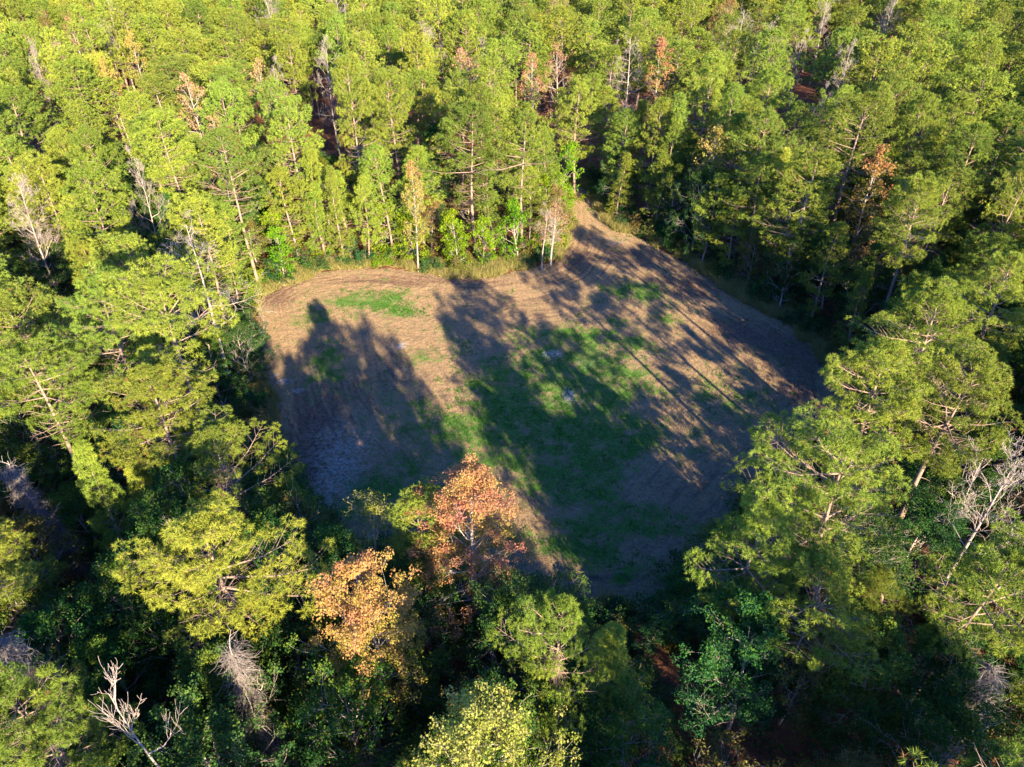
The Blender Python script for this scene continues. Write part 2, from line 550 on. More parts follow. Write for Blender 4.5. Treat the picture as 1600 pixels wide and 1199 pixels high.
# clearing sheet, 4-60 mm above the floor with small ruts and humps; masks of what grows where
GREEN = [(560, 470, 60, 14, 1.0), (620, 485, 40, 14, .8), (490, 500, 30, 14, .9), (515, 560, 26, 26, .9), (620, 462, 30, 8, .5), (700, 510, 16, 18, .7), (725, 545, 16, 14, .6),
         (655, 560, 26, 10, .9), (755, 600, 26, 28, 1), (880, 640, 90, 55, 1.25), (860, 560, 80, 20, .9), (960, 600, 70, 24, 1.0), (850, 520, 70, 12, .8), (930, 530, 60, 12, .7),
         (860, 700, 90, 40, 1.2), (890, 760, 70, 34, 1.1), (940, 560, 50, 16, .6), (720, 670, 40, 24, .9), (760, 700, 40, 30, .8), (640, 640, 50, 40, .6), (600, 760, 70, 30, .9),
         (650, 700, 50, 40, .5), (980, 455, 40, 14, 1), (1020, 460, 30, 12, .8), (1035, 500, 26, 14, .7), (1000, 540, 24, 12, .9), (960, 505, 20, 12, .6), (1120, 620, 60, 26, .5),
         (1190, 650, 60, 40, .45), (1000, 690, 40, 26, .5), (940, 680, 50, 30, .8), (980, 810, 60, 26, 1), (1040, 830, 40, 20, .8), (870, 840, 50, 24, .8), (940, 860, 40, 26, 1), (900, 870, 40, 20, .6),
         (560, 800, 60, 24, .8), (700, 760, 40, 30, .5), (1080, 690, 50, 30, .4), (470, 600, 30, 30, .35), (1000, 900, 40, 20, .4), (1060, 480, 30, 10, .3), (1180, 560, 50, 14, .3),
         (970, 905, 14, 10, .8), (520, 590, 20, 12, .5), (800, 640, 40, 30, .7), (830, 600, 30, 20, .6), (560, 600, 40, 30, .3)]
PALE = [(862, 555, 13, 5, 2.2), (888, 620, 9, 11, 1.9), (628, 542, 9, 5, 1.7), (445, 598, 12, 4, 1.7), (466, 612, 9, 4, 1.3), (430, 588, 5, 3, 1.4), (1010, 560, 30, 14, .45), (920, 570, 40, 14, .5), (860, 520, 40, 5, .4),
        (900, 500, 60, 6, .45), (960, 380, 20, 8, .7), (560, 700, 60, 60, .45), (520, 760, 40, 50, .6), (500, 690, 50, 50, .4), (1190, 690, 30, 18, .5), (880, 930, 40, 8, .6)]
BARE = [(620, 560, 50, 26, .5), (640, 440, 180, 12, .8), (820, 480, 90, 26, .5), (1000, 400, 70, 26, .8), (1150, 520, 70, 30, .9), (1250, 560, 50, 36, 1.0), (1240, 620, 40, 30, .7), (880, 400, 40, 30, .9),
        (1080, 450, 60, 20, .8), (480, 650, 50, 60, .6), (470, 740, 40, 60, .8), (960, 910, 90, 30, .6), (430, 470, 30, 20, .8), (560, 620, 60, 40, .5), (1070, 760, 60, 40, .4)]


def blobmask(P, L):
    """soft union of ellipses, given at their photo places, evaluated on the ground"""
    m = np.zeros(len(P))
    for x, y, rx, ry, wgt in L:
        c = np.array(at(x, y)); ex = abs(at(x + rx, y)[0] - c[0]); ey = abs(at(x, y - ry)[1] - at(x, y + ry)[1]) / 2
        q = ((P[:, 0] - c[0]) / ex) ** 2 + ((P[:, 1] - c[1]) / ey) ** 2
        m = m + wgt * np.exp(-q * .8)
    return m


st = .3
xs = np.arange(POLY[:, 0].min() - 1, POLY[:, 0].max() + 1, st); ys = np.arange(POLY[:, 1].min() - 1, POLY[:, 1].max() + 1, st)
X, Y = np.meshgrid(xs, ys, indexing='ij'); P = np.stack([X.ravel(), Y.ravel()], 1)
pd = polydist(P)
wob = (fbm(P[:, 0] * .5, P[:, 1] * .5, 4) - .5) * 3.2
inside = (pd + wob * .6) > -.4
gm = blobmask(P, GREEN); pm = blobmask(P, PALE); bm_ = blobmask(P, BARE)
pv = np.clip(pd, 0, 40)
hz = .03 + .05 * fbm(P[:, 0] * .8, P[:, 1] * .8, 4) + .045 * vnoise(pv * 1.6 + 2 * fbm(P[:, 0] * .12, P[:, 1] * .12, 2), P[:, 0] * .08) + .10 * fbm(P[:, 0] * .15, P[:, 1] * .15, 3)
hz += np.random.default_rng(4).normal(size=len(P)) * .022 + .05 * vnoise(P[:, 0] * 2.1, P[:, 1] * 2.1)
hz *= np.clip((pd + .4) / 1.5, .12, 1)
ids = -np.ones(len(P), int).reshape(X.shape)
ok = inside.reshape(X.shape)
cell = ok[:-1, :-1] & ok[1:, :-1] & ok[1:, 1:] & ok[:-1, 1:]
ii = np.arange(len(P)).reshape(X.shape)
a, b, c, d = ii[:-1, :-1][cell], ii[1:, :-1][cell], ii[1:, 1:][cell], ii[:-1, 1:][cell]
F = np.concatenate([np.stack([a, b, c], 1), np.stack([a, c, d], 1)])
used = np.unique(F); rm = -np.ones(len(P), int); rm[used] = np.arange(len(used))
mb = MB(); mb.add(np.stack([P[used, 0], P[used, 1], hz[used]], 1), rm[F], 0)


def mat_field():
    m, t, out = newmat('mown_clearing'); L = t.links
    def att(nm):
        q = t.nodes.new('ShaderNodeAttribute'); q.attribute_name = nm; return q.outputs['Fac']
    def math_(op, a_, b_, clamp=False):
        q = t.nodes.new('ShaderNodeMath'); q.operation = op; q.use_clamp = clamp
        for i, s_ in enumerate((a_, b_)):
            if isinstance(s_, (int, float)): q.inputs[i].default_value = s_
            else: L.new(s_, q.inputs[i])
        return q.outputs[0]
    def noise(sc, det=6, ro=.6, vec=None):
        q = t.nodes.new('ShaderNodeTexNoise'); q.inputs['Scale'].default_value = sc; q.inputs['Detail'].default_value = det; q.inputs['Roughness'].default_value = ro
        L.new(vec or tc.outputs['Object'], q.inputs['Vector']); return q.outputs['Fac']
    def mix(f, c1, c2):
        q = t.nodes.new('ShaderNodeMix'); q.data_type = 'RGBA'
        L.new(f, q.inputs[0])
        for i, c_ in ((6, c1), (7, c2)):
            if isinstance(c_, tuple): q.inputs[i].default_value = (*c_, 1)
            else: L.new(c_, q.inputs[i])
        return q.outputs[2]
    def smooth(v, lo, hi):
        q = t.nodes.new('ShaderNodeMapRange'); q.interpolation_type = 'SMOOTHSTEP'
        q.inputs['From Min'].default_value = lo; q.inputs['From Max'].default_value = hi
        L.new(v, q.inputs[0]); return q.outputs[0]
    tc = t.nodes.new('ShaderNodeTexCoord')
    n1 = noise(.45, 7, .65); n2 = noise(2.6, 6, .7); n3 = noise(9, 4, .7)
    # rows: noise stretched along the outline
    cx = t.nodes.new('ShaderNodeCombineXYZ'); L.new(math_('MULTIPLY', att('edge'), 2.2), cx.inputs[0])
    L.new(math_('MULTIPLY', att('along'), .16), cx.inputs[1]); L.new(math_('MULTIPLY', n1, 3.2), cx.inputs[2])
    rows = noise(1.0, 5, .6, cx.outputs[0])
    tan = mix(smooth(n2, .3, .7), (.18, .115, .054), (.315, .212, .110))
    tan = mix(smooth(n3, .45, .75), tan, (.46, .34, .225))
    bare = mix(smooth(n2, .35, .65), (.11, .065, .045), (.205, .128, .085))
    c_ = mix(smooth(math_('ADD', math_('MULTIPLY', att('bare'), .6), math_('MULTIPLY', rows, 1.2)), .75, 1.15), tan, bare)
    c_ = mix(math_('MULTIPLY', smooth(rows, .5, .68), .35), c_, (.09, .065, .05))
    c_ = mix(math_('MULTIPLY', smooth(n3, .56, .7), .55), c_, (.06, .042, .032))
    gf = math_('ADD', math_('MINIMUM', att('green'), 1.0), math_('ADD', math_('ADD', .10, math_('MULTIPLY', math_('SUBTRACT', n1, .5), 3.4)), math_('MULTIPLY', math_('SUBTRACT', n2, .5), 2.6)))
    gcol = mix(smooth(n2, .3, .7), (.025, .105, .024), (.075, .20, .022))
    c_ = mix(math_('MULTIPLY', smooth(gf, .42, 1.25), .85), c_, gcol)
    pf = math_('MULTIPLY', att('pale'), math_('ADD', .1, math_('MULTIPLY', smooth(math_('ADD', math_('MULTIPLY', n2, .6), math_('MULTIPLY', n3, .4)), .40, .58), 1.0)))
    c_ = mix(math_('MULTIPLY', smooth(pf, .2, 1.2), .9), c_, (.40, .36, .32))
    hgt = math_('ADD', math_('ADD', math_('MULTIPLY', rows, .7), n2), math_('MULTIPLY', n3, .5))
    b_ = t.nodes.new('ShaderNodeBump'); b_.inputs['Strength'].default_value = .9; b_.inputs['Distance'].default_value = .3
    L.new(hgt, b_.inputs['Height'])
    d_ = t.nodes.new('ShaderNodeBsdfDiffuse'); L.new(c_, d_.inputs[0]); L.new(b_.outputs[0], d_.inputs['Normal']); d_.inputs['Roughness'].default_value = .8
    L.new(d_.outputs[0], out.inputs[0])
    return m


me = mb.mesh('clearing', mat_field(), True)
ang = np.arctan2(P[:, 1] - 68, P[:, 0] - 4) * 30
for nm, arr in (('green', gm), ('pale', pm), ('bare', bm_), ('edge', pd), ('along', ang)):
    at_ = me.attributes.new(nm, 'FLOAT', 'POINT'); at_.data.foreach_set('value', arr[used].astype(np.float32))
o = link('clearing_ground', me); tag(o, kind='structure')

# short grass and straw standing on the clearing, tall grass round its rim
r = np.random.default_rng(5)
N = 210000
q = np.stack([r.uniform(xs[0], xs[-1], N), r.uniform(ys[0], ys[-1], N)], 1)
dq = polydist(q); g_ = blobmask(q, GREEN)
nz_ = fbm(q[:, 0] * .8, q[:, 1] * .8, 4)
gr = (dq > .2) & (np.minimum(g_, 1) + (nz_ - .5) * 4 > .8)
rim = (dq > -3.6) & (dq < 4.5 * (fbm(q[:, 0] * .25 + 9, q[:, 1] * .25, 3) - .38)) & (nz_ > .36)
straw = (dq > .3) & ~gr & (r.random(N) < .55)
mb = MB()
for sel, hh, ww, k, t0, mat in ((gr, .16, .06, 6, .6, 0), (straw, .15, .05, 4, .5, 1), (rim, .75, .07, 8, .5, 2)):
    p = q[sel]; n_ = len(p)
    if n_ == 0: continue
    tips = np.stack([p[:, 0], p[:, 1], np.full(n_, .05)], 1)
    needles(mb, r, tips, np.tile([0, 0, 1.1], (n_, 1)), k, hh * 1.6, ww, np.clip(t0 + r.normal(size=n_) * .2, 0, 1), mat, .55)
MG = [leafmat('field_grass', [(0, (.04, .10, .02)), (1, (.11, .24, .02))], .35), leafmat('field_straw', [(0, (.2, .14, .09)), (1, (.42, .31, .2))], .2),
      leafmat('rim_grass', [(0, (.12, .15, .03)), (.5, (.26, .22, .07)), (1, (.38, .28, .15))], .3)]
o = link('field_grass', mb.mesh('field_grass', MG)); tag(o, 'short green grass and dry straw growing over the mown clearing', 'grass', kind='stuff')

# ------------------------------------------------------------------ prototypes
def addpine(key, *a_, **k_):
    tb, cb = pine(*a_, **k_)
    proto(key, 'pine_tree', [('trunk', tb.mesh(key + '_trunk', M['bark'], True)), ('crown', cb.mesh(key + '_crown', M['pine']))])
    PROTO[key]['h'] = a_[0]


NEAR = []; MID = []; FAR = []
for i in range(6):
    k = 'pn%d' % i; NEAR.append(k)
    addpine(k, 21, (4.3, 3.7, 4.6, 4.0, 5.2, 3.5)[i], (.58, .56, .6, .54, .56, .52)[i], 100 + i, 0, 'dome', 1.0, (0, .02, -.02, .01, 0, .03)[i], False, (.66, .62, .5, .55, .52, .6)[i])
for i in range(6):
    k = 'pm%d' % i; MID.append(k)
    addpine(k, 21, (4.4, 4.9, 4.0, 4.6, 5.1, 4.2)[i], (.40, .46, .34, .42, .36, .48)[i], 200 + i, 1, 'dome', 1.0, (0, .02, -.02, .01, 0, .03)[i], False, (.5, .45, .6, .5, .4, .6)[i])
for i in range(5):
    k = 'pf%d' % i; FAR.append(k)
    addpine(k, 21, (4.5, 4.9, 4.1, 4.6, 5.2)[i], (.45, .4, .5, .42, .48)[i], 300 + i, 2, 'dome', 1.0, 0, False, (.5, .42, .6, .5, .55)[i])
EDGE = []
for i in range(4):
    k = 'pe%d' % i; EDGE.append(k)
    addpine(k, 16, (2.6, 2.9, 2.4, 3.0)[i], (.12, .2, .1, .25)[i], 400 + i, 1, 'cone' if i % 2 == 0 else 'dome', 1.0, 0, False, (.55, .6, .45, .6)[i])
addpine('pen', 15, 2.5, .12, 470, 0, 'cone', .9)
TALLE = []
for i in range(4):
    k = 'pt%d' % i; TALLE.append(k)
    addpine(k, 20, (3.1, 3.5, 2.9, 3.3)[i], (.14, .2, .1, .24)[i], 450 + i, 1, 'dome', .95, 0, False, (.6, .5, .65, .55)[i])
tb, cb = pine(21, 4.0, .45, 130, 0, 'dome', .85, 0, True)
proto('pvine', 'pine_tree', [('trunk', tb.mesh('pvine_trunk', M['bark'], True)), ('crown', cb.mesh('pvine_crown', M['pine']))])


def addbroad(key, matk, barkk, name, *a_, **k_):
    tb, cb = broadleaf(*a_, **k_)
    proto(key, name, [('trunk', tb.mesh(key + '_trunk', M[barkk], True)), ('crown', cb.mesh(key + '_crown', M[matk]))])


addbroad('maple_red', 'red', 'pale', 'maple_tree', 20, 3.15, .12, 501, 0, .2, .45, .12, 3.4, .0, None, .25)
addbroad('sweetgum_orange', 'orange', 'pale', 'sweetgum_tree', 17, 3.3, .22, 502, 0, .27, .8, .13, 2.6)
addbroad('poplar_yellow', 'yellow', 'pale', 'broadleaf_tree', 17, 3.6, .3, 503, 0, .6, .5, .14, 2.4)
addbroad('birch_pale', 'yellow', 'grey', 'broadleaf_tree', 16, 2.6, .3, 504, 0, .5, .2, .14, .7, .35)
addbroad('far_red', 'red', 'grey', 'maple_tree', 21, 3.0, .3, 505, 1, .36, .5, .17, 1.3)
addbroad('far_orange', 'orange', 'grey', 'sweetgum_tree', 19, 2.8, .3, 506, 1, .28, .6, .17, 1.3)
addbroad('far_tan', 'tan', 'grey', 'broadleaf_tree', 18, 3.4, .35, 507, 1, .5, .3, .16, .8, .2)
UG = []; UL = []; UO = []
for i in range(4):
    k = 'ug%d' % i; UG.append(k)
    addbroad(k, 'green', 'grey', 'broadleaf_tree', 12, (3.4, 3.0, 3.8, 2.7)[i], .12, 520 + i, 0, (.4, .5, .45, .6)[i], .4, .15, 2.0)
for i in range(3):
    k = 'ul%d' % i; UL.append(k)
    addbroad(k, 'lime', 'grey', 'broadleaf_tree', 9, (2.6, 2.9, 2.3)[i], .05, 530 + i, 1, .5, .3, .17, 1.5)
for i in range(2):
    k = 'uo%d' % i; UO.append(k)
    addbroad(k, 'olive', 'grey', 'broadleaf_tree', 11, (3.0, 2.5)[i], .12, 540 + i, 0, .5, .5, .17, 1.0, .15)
SH = []
for i in range(4):
    k = 'sh%d' % i; SH.append(k)
    tb, cb = shrub((1.7, 2.1, 1.4, 1.9)[i], (1.9, 2.4, 2.0, 1.5)[i], 600 + i, lod=1)
    proto(k, 'shrub', [('stem', tb.mesh(k + '_stem', M['grey'])), ('foliage', cb.mesh(k + '_foliage', M[('green', 'green', 'olive', 'lime')[i]]))])
DT = []
for i, (h_, R__, md, bs, nl) in enumerate([(21, 4.2, 3, .35, 14), (19, 3.6, 3, .4, 16), (17, 3.0, 3, .4, 14), (18, 3.6, 3, .3, 18)]):
    tb, lb, ax, r = dead(h_, R__, 700 + i, md, bs, .14 if i else .05, nl=nl)
    k = 'dt%d' % i; DT.append(k)
    proto(k, 'dead_tree', [('trunk', tb.mesh(k + '_trunk', M['grey'], True)), ('branches', lb.mesh(k + '_branches', M['grey']))])
# bare snag with a few stout broken limbs
tb, lb, ax, r = dead(14, 2.6, 720, 2, .72, .16, nl=7, rad=.17, spread=.7)
proto('snag', 'dead_tree', [('trunk', tb.mesh('snag_trunk', M['grey'], True)), *[('branch', q_.mesh('snag_branch', M['grey'])) for q_ in LIMBS]])
# trunk smothered in dry vines
for i in range(2):
    tb, lb, ax, r = dead(15, 2.2, 730 + i, 1, .35, -.05, nl=7, rad=.2, spread=.7)
    vb = MB(); vines(vb, r, ax, 1, 14.6, .95, 2200, w=.018)
    cb = MB(); cc = np.array([ax(z_) + r.normal(size=3) * .7 for z_ in r.uniform(3, 12, 60)])
    leaves(cb, r, cc, 14, .4, .14, .5 + r.normal(size=60) * .1)
    proto('vinesnag%d' % i, 'dead_tree', [('trunk', tb.mesh('vs_trunk', M['grey'], True)), *[('branch', q_.mesh('vs_branch', M['pale'])) for q_ in LIMBS], ('vines', vb.mesh('vs_vines', M['vine'])), ('ivy_leaves', cb.mesh('vs_ivy', M['olive']))])

# ------------------------------------------------------------------ individually seen trees (crown top at its photo place)
TAKEN = []   # (X, Y, spacing radius)


def T(key, px, py, h, ph, sc, label, cat='pine tree', r_=4.0, tilt=(0, 0), sz=None, rz=None, group=None, look=''):
    """ph: height of the prototype; h: wanted height"""
    X, Y = at(px, py, h)
    k = h / ph
    TAKEN.append((X, Y, r_))
    return place(key, X, Y, rnd.uniform(0, 6.28) if rz is None else rz, sc, label, cat, group, h, k / sc, tilt)


T('pn0', 312, 806, 21, 21, 1.08, 'large sunlit yellow-green pine standing alone among dark broadleaf trees, lower left')
T('pn1', 228, 578, 21, 21, 1.05, 'bright round-crowned pine at the left rim of the clearing, beside the vine-brown pine')
T('pvine', 330, 672, 18, 21, .95, 'pine with brown vine-choked lower trunk at the left rim of the clearing')
T('pn4', 150, 436, 22, 21, 1.0, 'broad spreading pine left of the big bare tree')
T('pn2', 22, 540, 21, 21, 1.0, 'pine cut by the left edge of the photo, above the tangled dead pine')
T('pn3', 5, 1075, 21, 21, .9, 'lit pine in the bottom left corner of the photo', r_=3)
T('maple_red', 736, 716, 21, 20, 1.08, 'tall red and orange maple with pale branches at the clearing\'s near rim', 'maple tree', rz=2.6)
T('sweetgum_orange', 555, 872, 21, 17, .98, 'round golden-orange tree at the lower left of the tall red maple', 'sweetgum tree')
T('birch_pale', 576, 782, 15, 16, 1.0, 'thin pale yellow tree between the red maple and the golden-orange tree', 'broadleaf tree', r_=2.5)
T('pm2', 645, 780, 16, 21, .85, 'small green pine tucked behind the left side of the tall red maple', r_=2.5)
T('poplar_yellow', 752, 1110, 21, 17, 1.0, 'pale yellow-green broadleaf tree cut by the bottom edge of the photo', 'broadleaf tree')
T('ug1', 725, 1075, 19, 12, .9, 'dark green broadleaf tree directly behind the pale yellow-green one at the bottom edge', 'broadleaf tree', r_=2)
T('pvine', 872, 945, 20, 21, .68, 'lime pine with bare vine twigs in its lower crown, below right of the red maple', rz=1.0)
T('pen', 955, 1000, 15, 15, 1.0, 'shaded teal pine close to the right side of the vine-twigged lime pine', r_=2.5)
T('pn4', 1340, 690, 22, 21, 1.08, 'largest pine, broad crown overhanging the right near rim of the clearing')
T('pn3', 1205, 785, 20, 21, .85, 'open-crowned pine at the lower left of the largest pine')
T('pn5', 1300, 870, 18, 21, 1.05, 'lower pine directly in front of the largest pine on the right')
T('pn1', 1388, 538, 21.5, 21, 1.1, 'lit pine standing on the right rim of the clearing, above the largest pine')
T('pn3', 1530, 555, 21, 21, 1.05, 'tall dense pine near the right edge of the photo, beside the rim pine')
T('pn0', 1478, 455, 21, 21, 1.0, 'pine between the shaded right wall of trees and the right edge, upper of three')
T('pn5', 1590, 400, 21, 21, 1.0, 'pine crown cut by the right edge of the photo at mid height')
T('pn2', 1575, 870, 20, 21, 1.0, 'pine at the lower right edge, left side of its crown lit')
T('pn0', 1450, 285, 22, 21, .95, 'tall pine with long bare trunk right of the orange leaved tree')
T('pm0', 1530, 200, 22, 21, 1.1, 'broad pale-lit pine in the upper right')
T('pm3', 1400, 120, 22, 21, 1.0, 'upright pine just right of the pale bare treetop, upper right')
T('pm1', 1250, 165, 21, 21, .95, 'pine left of the slim bare tree in the upper right forest')
T('pm4', 1320, 140, 22, 21, .9, 'pine directly below the bushy bare treetop in the upper right forest')
T('dt0', 288, 350, 22, 21, 1.15, 'big bare grey tree with pale trunk beside the clearing\'s far left corner', 'dead tree', r_=3, group=None)
T('dt3', 508, 78, 21, 18, 1.0, 'bushy bare pink-grey tree in the upper left forest', 'dead tree', r_=3)
T('dt1', 28, 295, 20, 19, 1.0, 'bare brown tree near the left edge of the photo', 'dead tree', r_=3)
T('dt2', 206, 248, 19, 17, .7, 'small white-grey bare treetop among pines on the left', 'dead tree', r_=2)
T('dt2', 430, 105, 20, 17, .9, 'pale bare tree just left of the bushy pink-grey one', 'dead tree', r_=2)
T('dt1', 50, 78, 20, 19, .7, 'thin bare treetop near the top left corner', 'dead tree', r_=2)
T('dt3', 1326, 82, 21, 18, .9, 'bushy bare treetop in the upper right forest', 'dead tree', r_=2.5)
T('dt2', 1288, 146, 20, 17, .7, 'slim bare tree below left of the bushy bare treetop, upper right', 'dead tree', r_=2)
T('dt2', 1256, 60, 20, 17, .8, 'small bare tree high in the upper right forest, left of the bushy one', 'dead tree', r_=2)
T('dt1', 1398, 2, 20, 19, 1.0, 'bare pinkish tree at the top edge of the photo, right side', 'dead tree', r_=2)
T('dt3', 1296, -4, 20, 18, 1.0, 'bare pinkish tree cut by the top edge of the photo', 'dead tree', r_=2)
T('dt1', 1590, 715, 18, 19, 1.0, 'tangled bare dead tree at the right edge of the photo', 'dead tree', r_=2.5)
T('snag', 178, 1072, 22, 14, .8, 'pale broken snag with forked bare top, bottom left', 'dead tree', r_=2, rz=.4)
T('vinesnag0', 362, 1018, 16, 15, 1.0, 'leaning grey snag smothered in dry vines, bottom left of centre', 'dead tree', r_=2.5)
T('vinesnag1', -8, 985, 18, 15, 1.0, 'vine-hung grey snag at the left edge, lower corner', 'dead tree', r_=2.5)
T('vinesnag1', 1560, 1040, 12, 15, 1.2, 'grey vine-covered snag in the bottom right corner', 'dead tree', r_=2.5)
T('vinesnag0', 20, 715, 15, 15, 1.0, 'tangled dead vine-draped tree below the left edge pine', 'dead tree', r_=2.5)
T('far_tan', 866, 318, 10, 18, .75, 'bare-branched tree with tan leaves beside the track mouth', 'broadleaf tree', r_=2)
T('dt2', 852, 325, 10, 17, .62, 'small bare tree at the mouth of the track, far rim of the clearing', 'dead tree', r_=1)
T('far_red', 1034, 55, 22, 21, .95, 'tall rust-red tree standing out of the far forest', 'maple tree', r_=3)
T('far_tan', 834, 82, 20, 18, .8, 'reddish brown tree half hidden among far pines left of the rust-red one', 'broadleaf tree', r_=2)
T('far_orange', 1120, 196, 19, 19, .95, 'orange-topped tree right of the track, behind the shaded wall', 'sweetgum tree', r_=3)
T('far_orange', 1384, 228, 20, 19, .95, 'orange and gold tree below the upper right pines', 'sweetgum tree', r_=3)
T('far_tan', 326, 180, 20, 18, .9, 'pinkish tan crown among the bright left pines', 'broadleaf tree', r_=3)
T('far_orange', 160, 92, 19, 19, .7, 'small orange tree near the top left', 'sweetgum tree', r_=2)
T('far_orange', 202, 48, 20, 19, .8, 'orange and lime tree at the right of the small orange one, top left', 'sweetgum tree', r_=2)
T('far_red', 640, 248, 17, 21, .55, 'narrow reddish tree in front of the middle far pines', 'maple tree', r_=1.5)
T('far_tan', 400, 90, 19, 18, .9, 'tan leaved tree in the upper left forest', 'broadleaf tree', r_=2)
T('pm5', 245, 182, 22, 21, 1.15, 'bright yellow-green pine left of the pinkish tan crown')
T('pm1', 345, 205, 22, 21, 1.05, 'bright pine directly below the pinkish tan crown')
T('pm3', 350, 108, 22, 21, 1.1, 'flat-topped pine above the pinkish tan crown')
T('pm0', 425, 125, 23, 21, .9, 'pine with long pale trunk left of the bushy bare tree')
T('pm4', 735, 165, 22, 21, 1.1, 'tall broad pine in the middle of the clearing\'s far rim')
T('pm1', 820, 165, 22, 21, 1.0, 'tall pine just right of the broad one on the far rim')
T('pm2', 906, 126, 19.5, 21, .95, 'pine with bare trunk beside the track mouth')
T('pm5', 300, 318, 20, 21, 1.0, 'wide pine just above the big bare grey tree')
T('pm3', 190, 372, 20, 21, 1.0, 'pale-lit pine between the big bare grey tree and the left edge')

# ------------------------------------------------------------------ forest fill
def infield(X, Y, m):
    return polydist([(X, Y)])[0] > -m


def free(X, Y, rr):
    for x, y, q_ in TAKEN:
        if (x - X) ** 2 + (y - Y) ** 2 < ((rr + q_) * .5 + .3) ** 2: return False
    return True


SEEN = [(p['Y'], *pix(p['X'], p['Y'], p['h'] * .82), p['h']) for p in POS if not p['key'].startswith('p') or p['key'] == 'pvine' or p['Y'] < 60]


def hides(X, Y, h_, wd=3.4):
    a_ = pix(X, Y, h_); b_ = pix(X, Y, h_ * .55); sc_ = FPX / math.hypot(Y, CAMH - h_)
    for y0, px, py, hh in SEEN:
        if Y > 45: wd = 4.8
        if Y < y0 - .5 and a_[1] - 10 < py + 15 and b_[1] > py - 25 and abs((a_[0] + b_[0]) / 2 - px) < wd * sc_ * .8 + 10: return True
    return False


cand = []
rr = random.Random(21)
# off-frame trees behind and right of the camera matter for the shade; the fill runs over the whole wood
grid = {}
def gok(X, Y, d_):
    gx_, gy_ = int(X // 8), int(Y // 8)
    for a_ in (-1, 0, 1):
        for b_ in (-1, 0, 1):
            for (x, y, q_) in grid.get((gx_ + a_, gy_ + b_), ()):
                if (x - X) ** 2 + (y - Y) ** 2 < ((d_ + q_) * .5) ** 2: return False
    return True


def gadd(X, Y, d_): grid.setdefault((int(X // 8), int(Y // 8)), []).append((X, Y, d_))


for x, y, q_ in TAKEN: gadd(x, y, q_ * 1.45)
GAPS = ((21.4, 1.3), (38.2, .7), (44.4, .35), (50.4, .45), (57, .3))      # openings in the wood the low sun shines through
PINES = []
for q_ in ((12.2, 9.6), (9.9, 6.4)):  # unseen tall pines added below the frame to throw shade over the clearing
    gadd(*q_, 5.0); PINES.append(q_)
for _ in range(26000):
    Y = rr.uniform(-62, 330); half = 62 + max(0, Y) * .78
    X = rr.uniform(-half, half)
    near = Y < 62 and abs(X) < 48
    d_ = rr.uniform(5.6, 8.2) if Y > 62 else rr.uniform(5.6, 7.0) if X > 24 else rr.uniform(6.4, 8.2)
    front = Y < 44 and Y > 11 and abs(X) < 40        # the dark near wood: few tall pines
    if front: d_ = 12.0
    elif Y < 0: d_ = rr.uniform(5.8, 7.2)
    if infield(X, Y, 4.6 if X < 0 and Y < 78 else 2.6): continue
    cc_ = X * math.cos(SUN_AZ) + Y * math.sin(SUN_AZ)
    if (Y < 30 or X > 24) and Y < 62 and any(abs(cc_ - q_) < w__ + 3.0 for q_, w__ in GAPS): continue
    if not gok(X, Y, d_): continue
    px, py = pix(X, Y, 24 if Y < 16 else 21)
    if Y < 44 and -60 < px < 1660 and 600 < py < 1215: continue
    if Y > 16 and hides(X, Y, 21): continue
    gadd(X, Y, d_)
    PINES.append((X, Y))
inview = []; rest = []
for X, Y in PINES:
    px, py = pix(X, Y, 18); mg = 30 + 4.5 * FPX / math.hypot(X, Y, 34)
    p2, q2 = pix(X, Y, 25)
    (inview if (-mg < p2 < 1600 + mg and -30 < q2 < 1199 + mg) or (-mg < px < 1600 + mg and -30 < py < 1199 + mg) else rest).append((X, Y))
inview.sort(key=lambda p: p[0] ** 2 + p[1] ** 2)
NAMED = sum(1 for p in POS if p['o'].name.startswith('pine'))
keep = inview[:300 - NAMED - 22]; rest += inview[len(keep):]
print('pines in view', len(inview), 'rest', len(rest))


def hgt(X, Y): return ((23.6 if X * math.cos(SUN_AZ) + Y * math.sin(SUN_AZ) > 15 else 20.6) if Y < 16 else 20.3) - (2.2 if Y < 16 and 9 < X * math.cos(SUN_AZ) + Y * math.sin(SUN_AZ) < 13.4 else 0) + (4.0 if Y < 12 and 13.4 < X * math.cos(SUN_AZ) + Y * math.sin(SUN_AZ) < 17 else 0) + 3.2 * (float(fbm(X * .03, Y * .03, 2)) - .5) * 2 + rr.gauss(0, 1.0 if Y < 16 else 2.1)


